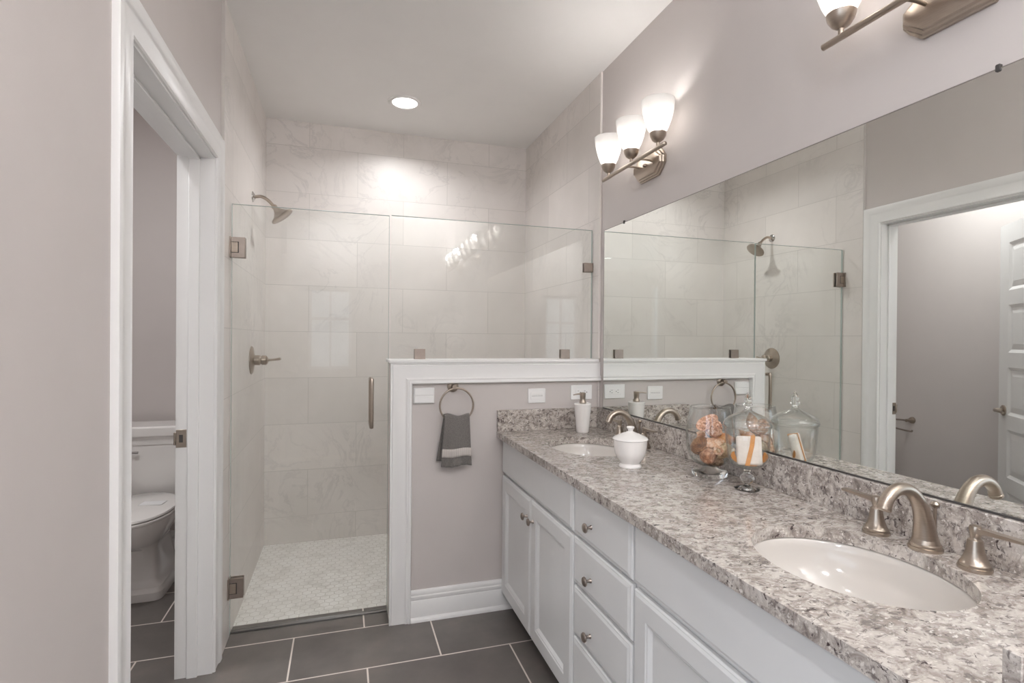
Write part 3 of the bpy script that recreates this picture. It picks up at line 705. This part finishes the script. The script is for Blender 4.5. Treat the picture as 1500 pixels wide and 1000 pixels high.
for z in (.779, .790, .805, .819):
    f = (.962 - z) / (.962 - .735); row = []
    xa = .4595 - .0145 * f - .002; xb = .580 + .0095 * f + .002
    for i in range(nu + 1):
        u = i / nu; kk = (z - .735) / (.962 - .735)
        wav = .0035 * sin(u * 9 + 1) * (.4 + f) + .0022 * sin(u * 31) * max(0, f - .62) / .38
        row.append(b.verts.new((xa + (xb - xa) * u, RC[1] - .016 - .006 * (1 - kk) + wav - .0052 - .0008 * sin(u * 95), z - .003 * sin(u * 6) * f)))
    rows.append(row)
for a, c in zip(rows, rows[1:]):
    for i in range(nu): b.faces.new((a[i], a[i + 1], c[i + 1], c[i]))
bo = obj('lace_band', b, 'band', tw, True, 80); bo['label'] = 'pale lace band across the towel'
so = bo.modifiers.new('thickness', 'SOLIDIFY'); so.thickness = .0015; so.offset = 0

# ------------------------------------------------------------------ things on the counter
P0 = (1.133, 2.415, CT)
sdp = thing('soap_dispenser', 'white tapered soap dispenser with nickel pump beside the far sink', 'soap dispenser', P0)
b = BM(); lathe(b, [(0, 0.0003), (.029, .0003), (.0315, .004), (.0335, .03), (.0385, .09), (.0425, .132), (.043, .139), (.040, .1425), (.016, .143), (0, .143)], 40, Matrix.Translation(P0)); obj('bottle', b, 'ceramic', sdp)
b = BM(); lathe(b, [(0, .1425), (.0165, .1425), (.017, .150), (.0145, .156), (.0125, .160), (.0135, .168), (.0145, .186), (.0150, .194), (.0105, .1965), (0, .197)], 28, Matrix.Translation(P0))
tube(b, [(P0[0] - .01, P0[1], CT + .190, .0045), (P0[0] - .035, P0[1] - .003, CT + .189, .0035), (P0[0] - .052, P0[1] - .005, CT + .186, .003)], n=3, seg=10); obj('pump', b, 'nickel', sdp)

P1 = (.993, 1.712, CT)
lj = thing('lidded_jar', 'white lidded ceramic jar in front of the far faucet', 'jar', P1)
b = BM(); lathe(b, [(0, .0003), (.040, .0003), (.041, .004), (.038, .009), (.034, .013), (.037, .02), (.048, .033), (.0555, .052), (.0585, .075), (.0600, .098), (.057, .098), (.054, .06), (.04, .03), (0, .02)], 48, Matrix.Translation(P1)); obj('jar_body', b, 'ceramic', lj, ang=50)
b = BM(); lathe(b, [(0, .0985), (.061, .0985), (.0635, .1005), (.0625, .104), (.056, .108), (.035, .118), (.016, .125), (.0095, .128), (.009, .133), (.0135, .139), (.0145, .143), (.012, .1455), (0, .1465)], 48, Matrix.Translation(P1)); obj('jar_lid', b, 'ceramic', lj, ang=50)

P2 = (1.190, 1.527, CT)
gv = thing('glass_vase', 'footed clear glass vase filled with seashells on the countertop', 'vase', P2)
b = BM(); lathe(b, [(0, .0003), (.056, .0003), (.0585, .004), (.058, .016), (.054, .020), (.030, .024), (.022, .030), (0, .032)], 48, Matrix.Translation(P2)); obj('vase_foot', b, 'thick', gv)
outer = [(0, .0325), (.030, .034), (.050, .044), (.066, .064), (.0765, .095), (.0790, .125), (.0775, .155), (.0725, .190), (.0665, .222), (.0645, .232)]
inner = [(r_ - .0022 if r_ > .01 else 0, z + (.0025 if z < .06 else 0)) for r_, z in outer]
b = BM(); lathe(b, outer + [(.0635, .2325)] + inner[::-1], 56, Matrix.Translation(P2)); obj('vase_bowl', b, 'jarglass', gv, ang=80)
b = BM(); tube(b, [(P2[0] + .0638 * cos(2 * pi * i / 64), P2[1] + .0638 * sin(2 * pi * i / 64), P2[2] + .2325) for i in range(65)], .0016, n=1, seg=10, closed=True); obj('vase_rim', b, 'heavyglass', gv)

P3 = (1.192, 1.352, CT)
aj = thing('apothecary_jar', 'clear glass apothecary jar with pointed lid holding a soap bar', 'jar', P3)
b = BM(); lathe(b, [(0, .0003), (.036, .0003), (.0365, .003), (.022, .007), (.009, .013), (.008, .018), (.015, .023), (.0205, .032), (.0195, .041), (.011, .048), (.0085, .054), (.011, .061), (.018, .066), (0, .066)], 40, Matrix.Translation(P3)); obj('jar_stem', b, 'thick', aj, ang=60)
outer = [(0, .0665), (.030, .068), (.048, .078), (.057, .095), (.0615, .120), (.0640, .150), (.0655, .190)]
inner = [(max(0, r_ - .0022) if r_ > .01 else 0, z + (.0025 if z < .09 else 0)) for r_, z in outer]
b = BM(); lathe(b, outer + [(.0645, .191)] + inner[::-1], 56, Matrix.Translation(P3)); obj('jar_bowl', b, 'jarglass', aj, ang=80)
outer = [(.0665, .1915), (.0705, .194), (.0708, .202), (.067, .211), (.054, .223), (.036, .232), (.020, .239), (.0125, .244), (.0105, .248)]
inner = [(r_ - .0022, z - .001) for r_, z in outer]
b = BM(); lathe(b, outer + inner[::-1], 56, Matrix.Translation(P3), closed=True); ld = obj('jar_lid', b, 'jarglass', aj, ang=80)
b = BM(); tube(b, [(P3[0] + .0690 * cos(2 * pi * i / 64), P3[1] + .0690 * sin(2 * pi * i / 64), P3[2] + .1985) for i in range(65)], .0022, n=1, seg=10, closed=True); obj('lid_rim', b, 'heavyglass', ld)
b = BM(); lathe(b, [(0, .248), (.0105, .248), (.008, .252), (.012, .256), (.0155, .261), (.012, .267), (.0095, .269), (.0115, .273), (.0105, .280), (.006, .290), (.0015, .2975), (0, .298)], 28, Matrix.Translation(P3)); obj('finial', b, 'thick', ld, ang=60)

# soap bar with a ribbon, leaning in the jar
def m_soap():
    m, nt, p = newmat('wrapped_soap'); v = objvec(nt)
    sep = N(nt, 'ShaderNodeSeparateXYZ'); nt.links.new(v, sep.inputs[0])
    g_ = N(nt, 'ShaderNodeTexGradient', gradient_type='SPHERICAL'); mp = N(nt, 'ShaderNodeMapping'); mp.inputs['Scale'].default_value = (38, 20, 26); nt.links.new(v, mp.inputs['Vector']); nt.links.new(mp.outputs[0], g_.inputs[0])
    base = ramp(nt, noise(nt, v, 40, 3), [(.35, lin((226, 214, 204))), (.65, lin((240, 231, 222)))])
    mask = N(nt, 'ShaderNodeMath', operation='MULTIPLY'); nt.links.new(ramp(nt, g_.outputs['Fac'], [(.05, (0, 0, 0)), (.2, (1, 1, 1)), (.5, (.2, .2, .2))]), mask.inputs[0]); nt.links.new(ramp(nt, noise(nt, v, 120, 3), [(.4, (.2, .2, .2)), (.6, (.9, .9, .9))]), mask.inputs[1])
    lt = N(nt, 'ShaderNodeMath', operation='GREATER_THAN'); nt.links.new(sep.outputs[1], lt.inputs[0]); lt.inputs[1].default_value = .010
    mk = N(nt, 'ShaderNodeMath', operation='MULTIPLY'); nt.links.new(mask.outputs[0], mk.inputs[0]); nt.links.new(lt.outputs[0], mk.inputs[1])
    nt.links.new(mixc(nt, mk.outputs[0], base, lin((206, 176, 90))), p.inputs['Base Color']); p.inputs['Roughness'].default_value = .45; return m
M['soap'] = m_soap(); M['ribbon'] = pm('orange_ribbon', (208, 138, 58), .4, var=.1, scale=60)
sb = thing('soap_bar', 'cream wrapped soap bar tied with orange ribbon inside the apothecary jar', 'soap', (0, 0, 0))
b = BM(); box(b, -.036, .036, -.013, .013, -.044, .044, .007, 3); obj('wrapped_bar', b, 'soap', sb)
b = BM()
# ribbon: flat band wound lengthwise round the bar, slightly skewed on the front
pts = [(.004, -.0150, -.045), (.010, -.0150, -.02), (.014, -.0150, .02), (.016, -.0150, .044)]
def band(bm, pts, hw, th):
    rings = []
    for i, p_ in enumerate(pts):
        rings.append([(p_[0] - hw, p_[1], p_[2]), (p_[0] + hw, p_[1], p_[2]), (p_[0] + hw, p_[1] + th, p_[2]), (p_[0] - hw, p_[1] + th, p_[2])])
    loft(bm, rings)
band(b, [(-.008, -.0146, -.0445), (.000, -.0146, -.015), (.008, -.0146, .015), (.012, -.0146, .0445)], .0065, .0013)
band(b, [(.012, .0134, -.0445), (.012, .0134, .0445)], .0055, .0013)
box(b, .0055, .0185, -.0146, .0147, .0442, .0456); box(b, -.0145, .0185, -.0146, .0147, -.0456, -.0442)
rb = obj('ribbon', b, 'ribbon', sb); rb['label'] = 'orange ribbon tied lengthwise'
for sx in (-1, 1):
    b = BM(); tube(b, [(sx * .030, .0145, -.034, .004), (sx * .040, .010, -.026, .007), (sx * .046, .004, -.014, .008), (sx * .043, .002, -.004, .003)], n=4, seg=10, flat=(1, .3)); obj('ribbon_tail', b, 'ribbon', rb)
sb.location = (P3[0] - .001, P3[1] - .008, CT + .1205)
sb.rotation_euler = Euler((radians(-14), radians(-2), radians(-36)), 'XYZ')

# seashells in the vase
def norm(bm, size):
    vs = bm.verts; c = Vector([(max(v.co[i] for v in vs) + min(v.co[i] for v in vs)) / 2 for i in range(3)])
    d = max(max(v.co[i] for v in vs) - min(v.co[i] for v in vs) for i in range(3))
    for v in vs: v.co = (v.co - c) * (size / d)
    return bm
def spiral(turns=3.5, k=.17, a=.62, h=1.7, knobs=0, flare=1.0, n=26, seg=18):
    bm = bmesh.new(); rings = []; tot = int(turns * n)
    for i in range(tot + 1):
        th = 2 * pi * i / n; s_ = exp(k * th); 
        fl = 1 + (flare - 1) * max(0, (i / tot - .85) / .15)
        ring = []
        for jx in range(seg):
            ph = 2 * pi * jx / seg; bump_ = 1 + (.22 * max(0, cos(knobs * th)) ** 3 * max(0, cos(ph - .9)) ** 4 if knobs else 0)
            rr = s_ * (.62 + a * fl * cos(ph) * bump_); zz_ = s_ * (-h + a * 1.25 * fl * sin(ph) * bump_)
            ring.append(bm.verts.new((rr * cos(th), rr * sin(th), zz_)))
        rings.append(ring)
    for r0, r1 in zip(rings, rings[1:]):
        for jx in range(seg): bm.faces.new((r0[jx], r0[(jx + 1) % seg], r1[(jx + 1) % seg], r1[jx]))
    bm.faces.new(rings[0])
    lip = [bm.verts.new(v.co * .985 + Vector((0, 0, 0))) for v in rings[-1]]
    cen = bm.verts.new(sum((v.co for v in rings[-6]), Vector()) / seg)
    for jx in range(seg): bm.faces.new((rings[-1][jx], rings[-1][(jx + 1) % seg], cen))
    for v in lip: bm.verts.remove(v)
    return bm
def olive(ratio=.36, ridges=0):
    bm = bmesh.new(); lathe(bm, [(0, -.5), (.10, -.49), (.22, -.42), (ratio * .92, -.2), (ratio, .02), (ratio * .88, .2), (ratio * .6, .34), (ratio * .45, .36), (ratio * .38, .42), (ratio * .22, .44), (ratio * .16, .48), (0, .5)], 28)
    for v in bm.verts:
        a = math.atan2(v.co.y, v.co.x); f = 1 + ridges * cos(9 * a); 
        if abs(a) < .35: f *= .86
        v.co.x *= f; v.co.y *= f
    return bm
def scallop(n=11):
    bm = bmesh.new(); nr, na = 14, n * 6; grid = []
    for i in range(nr + 1):
        r_ = i / nr; row = []
        for jx in range(na + 1):
            a = -1.15 + 2.3 * jx / na
            rad = r_ * (1 - .06 * abs(a)); z = .30 * sin(pi * min(1, r_ * .92)) * cos(a * .9) + .022 * r_ * cos(n * 2 * pi * jx / na)
            row.append(bm.verts.new((rad * sin(a), rad * cos(a), z)))
        grid.append(row)
    bot = [[bm.verts.new(v.co + Vector((0, 0, -.05))) for v in row] for row in grid]
    for G, rv in ((grid, 0), (bot, 1)):
        for a, c in zip(G, G[1:]):
            for jx in range(na): bm.faces.new((a[jx], a[jx + 1], c[jx + 1], c[jx]) if not rv else (c[jx], c[jx + 1], a[jx + 1], a[jx]))
    for jx in range(na): bm.faces.new((grid[-1][jx], grid[-1][jx + 1], bot[-1][jx + 1], bot[-1][jx]))
    for k in (0, na):
        for i in range(nr): bm.faces.new((grid[i][k], grid[i + 1][k], bot[i + 1][k], bot[i][k]))
    return bm
def lump(seed):
    bm = bmesh.new(); bmesh.ops.create_icosphere(bm, subdivisions=4, radius=.5); rn = random.Random(seed)
    cs = [Vector((rn.uniform(-1, 1), rn.uniform(-1, 1), rn.uniform(-1, 1))).normalized() for _ in range(46)]
    for v in bm.verts:
        d = v.co.normalized(); f = 1 - .16 * max(exp(-((d - c).length / .16) ** 2) for c in cs); v.co *= f
        v.co.z *= .62
    return bm
def ring_shell():
    bm = bmesh.new(); tube(bm, [(.34 * cos(2 * pi * i / 30), .34 * sin(2 * pi * i / 30), 0, .13 + .03 * cos(5 * 2 * pi * i / 30)) for i in range(31)], n=1, seg=12, closed=True); return bm
M['sh_pink'] = m_shell('pink_knobbed_shell', (112, 58, 40), (216, 158, 124), (240, 218, 200), 110)
M['sh_cream'] = m_shell('cream_pink_shell', (190, 126, 92), (224, 180, 146), (238, 216, 196), 60)
M['sh_brown'] = m_shell('brown_banded_shell', (96, 60, 36), (150, 100, 60), (200, 158, 116), 40, 60)
M['sh_olive'] = m_shell('cream_olive_shell', (138, 104, 70), (200, 172, 134), (224, 206, 176), 55)
M['sh_orange'] = m_shell('orange_shell', (166, 88, 36), (206, 130, 62), (226, 176, 122), 35)
M['sh_tan'] = m_shell('tan_snail_shell', (140, 92, 66), (190, 138, 106), (222, 188, 160), 40, 45)
M['sh_coral'] = m_shell('pitted_coral', (110, 78, 58), (168, 132, 104), (204, 174, 146), 90)
shells = [
    ('knobbed pinkish conch shell, topmost in the glass vase', spiral(3.2, .2, .66, 1.25, 5, 1.1), .090, 'sh_pink', (-.004, -.004, .168), (1.15, .35, .5)),
    ('pale pink fan shell lying across the middle of the vase', scallop(), .086, 'sh_cream', (-.018, -.030, .122), (-.55, .1, 2.5)),
    ('orange elongated shell at the right inside the vase', olive(.34), .078, 'sh_orange', (.040, -.014, .118), (1.3, .3, .85)),
    ('cream and brown striped olive shell low at right in the vase', olive(.32, .02), .084, 'sh_olive', (.016, -.040, .092), (1.45, -.2, 1.0)),
    ('brown spindle shell against the left side of the vase', olive(.40, .03), .078, 'sh_brown', (-.036, -.004, .104), (1.0, .5, .3)),
    ('small pale ring-shaped shell at the front of the vase', ring_shell(), .034, 'sh_cream', (-.010, -.058, .096), (1.2, .1, -.5)),
    ('egg-shaped tan shell low at left in the vase', olive(.46), .062, 'sh_tan', (-.030, -.030, .076), (1.35, .3, -.9)),
    ('pitted brown coral piece at the bottom of the vase', lump(4), .070, 'sh_coral', (.006, -.010, .054), (.1, .2, .4)),
    ('brown banded snail shell at the back facing the mirror', spiral(3.2, .2, .68, .9), .068, 'sh_brown', (.034, .024, .088), (1.6, 0, -1.0)),
    ('pale pink turret shell tucked behind the topmost shell', spiral(4.2, .14, .58, 2.4), .070, 'sh_cream', (-.002, .036, .128), (1.7, .9, .2)),
]
for lab, bm, size, mt, off, rot_ in shells:
    norm(bm, size); o = obj('seashell', bm, mt, None, True, 60)
    o.location = (P2[0] + off[0], P2[1] + off[1], CT + off[2]); o.rotation_euler = rot_
    tag(o, lab, 'seashell', 'seashells in the glass vase')

# ------------------------------------------------------------------ toilet
TR = Vector((-1.02, 3.22, 0))
to = thing('toilet', 'white two-piece toilet seen through the open doorway', 'toilet', TR)
def oval(cx, cy, a, bf, bb, z, n=2.4, seg=48):
    out = []
    for i in range(seg):
        t_ = 2 * pi * i / seg; c, s_ = cos(t_), sin(t_)
        x = a * math.copysign(abs(c) ** (2 / n), c); y = (bb if s_ > 0 else bf) * math.copysign(abs(s_) ** (2 / n), s_)
        out.append((TR.x + cx + x, TR.y + cy + y, z))
    return out
b = BM(); loft(b, [oval(0, .06, .150, .165, .30, .0005, 8), oval(0, .06, .150, .165, .30, .040, 8), oval(0, .06, .143, .157, .30, .046, 8), oval(0, .06, .140, .153, .30, .062, 8), oval(0, .06, .124, .132, .29, .070, 7), oval(0, .06, .112, .118, .29, .095, 6),
                   oval(0, .05, .104, .105, .28, .17, 5), oval(0, .04, .106, .115, .28, .25, 4), oval(0, .02, .130, .18, .27, .29, 2.8), oval(0, 0, .160, .235, .27, .335, 2.3), oval(0, 0, .180, .268, .27, .385, 2.2), oval(0, 0, .184, .274, .27, .420, 2.2)])
obj('bowl', b, 'vitreous', to, ang=50)
b = BM(); loft(b, [oval(0, 0, .186, .277, .262, .4205, 2.2), oval(0, 0, .190, .281, .265, .426, 2.2), oval(0, 0, .190, .281, .265, .434, 2.2), oval(0, 0, .186, .277, .262, .438, 2.2)]); obj('toilet_seat', b, 'vitreous', to)
b = BM(); loft(b, [oval(0, 0, .184, .275, .262, .4405, 2.2), oval(0, 0, .189, .280, .266, .446, 2.2), oval(0, 0, .187, .278, .264, .454, 2.2), oval(0, 0, .170, .26, .25, .459, 2.2), oval(0, 0, .05, .1, .1, .462, 2.2)]); obj('seat_lid', b, 'vitreous', to)
ty0, ty1 = .285, .485
def rr(hx, y0, y1, z, r_=.03):
    pts = []
    for cx, cy, a0 in ((hx - r_, y1 - r_, 0), (-hx + r_, y1 - r_, pi / 2), (-hx + r_, y0 + r_, pi), (hx - r_, y0 + r_, 3 * pi / 2)):
        for k in range(5): a = a0 + pi / 2 * k / 4; pts.append((TR.x + cx + r_ * cos(a), TR.y + cy + r_ * sin(a), z))
    return pts
b = BM(); loft(b, [rr(.205, ty0 + .03, ty1, .4202), rr(.215, ty0 + .02, ty1, .46), rr(.232, ty0 + .004, ty1, .60), rr(.236, ty0, ty1, .723)]); obj('tank', b, 'vitreous', to)
b = BM(); loft(b, [rr(.240, ty0 - .004, ty1 + .004, .7235), rr(.243, ty0 - .007, ty1 + .004, .735), rr(.243, ty0 - .007, ty1 + .004, .745), rr(.250, ty0 - .014, ty1 + .006, .765), rr(.258, ty0 - .024, ty1 + .008, .775), rr(.260, ty0 - .026, ty1 + .009, .79), rr(.260, ty0 - .026, ty1 + .009, .82), rr(.254, ty0 - .020, ty1 + .006, .829)]); obj('tank_lid', b, 'vitreous', to, ang=30)
b = BM(); lathe(b, [(0, 0), (.016, 0), (.015, .006), (.008, .010), (.007, .02), (0, .02)], 20, Matrix.Translation((TR.x - .14, TR.y + ty0 + .003, .69)) @ Matrix.Rotation(pi / 2, 4, 'X'))
tube(b, [(TR.x - .14, TR.y + ty0 - .016, .69, .006), (TR.x - .10, TR.y + ty0 - .018, .687, .006), (TR.x - .07, TR.y + ty0 - .016, .684, .007)], n=3, seg=10); o = obj('flush_lever', b, 'chrome', to); o['label'] = 'chrome flush lever'
b = BM(); box(b, -.055, .055, -.035, .035, 0, .0012); pc = obj('paper_card', b, 'paper', None, False); pc.location = (TR.x + .075, TR.y + .02, .4622); pc.rotation_euler.z = radians(-8)
tag(pc, 'white paper card lying on the closed toilet lid', 'card')
# paper holder
th = thing('toilet_paper_holder', 'empty brushed nickel toilet paper holder seen in the mirror', 'paper holder', (-1.5, 2.91, .757))
b = BM(); lathe(b, [(0, 0), (.025, 0), (.024, .006), (.013, .012), (.010, .05), (.012, .062), (0, .064)], 24, Matrix.Translation((-1.4998, 2.91, .757)) @ ry); obj('wall_post', b, 'nickel', th)
b = BM(); tube(b, [(-1.445, 2.91, .757), (-1.443, 2.97, .755), (-1.442, 3.02, .748), (-1.442, 3.046, .722), (-1.442, 3.02, .694), (-1.442, 2.95, .684), (-1.442, 2.88, .680), (-1.442, 2.868, .690)], .0062, n=6, seg=10); obj('holder_bar', b, 'nickel_d', th)
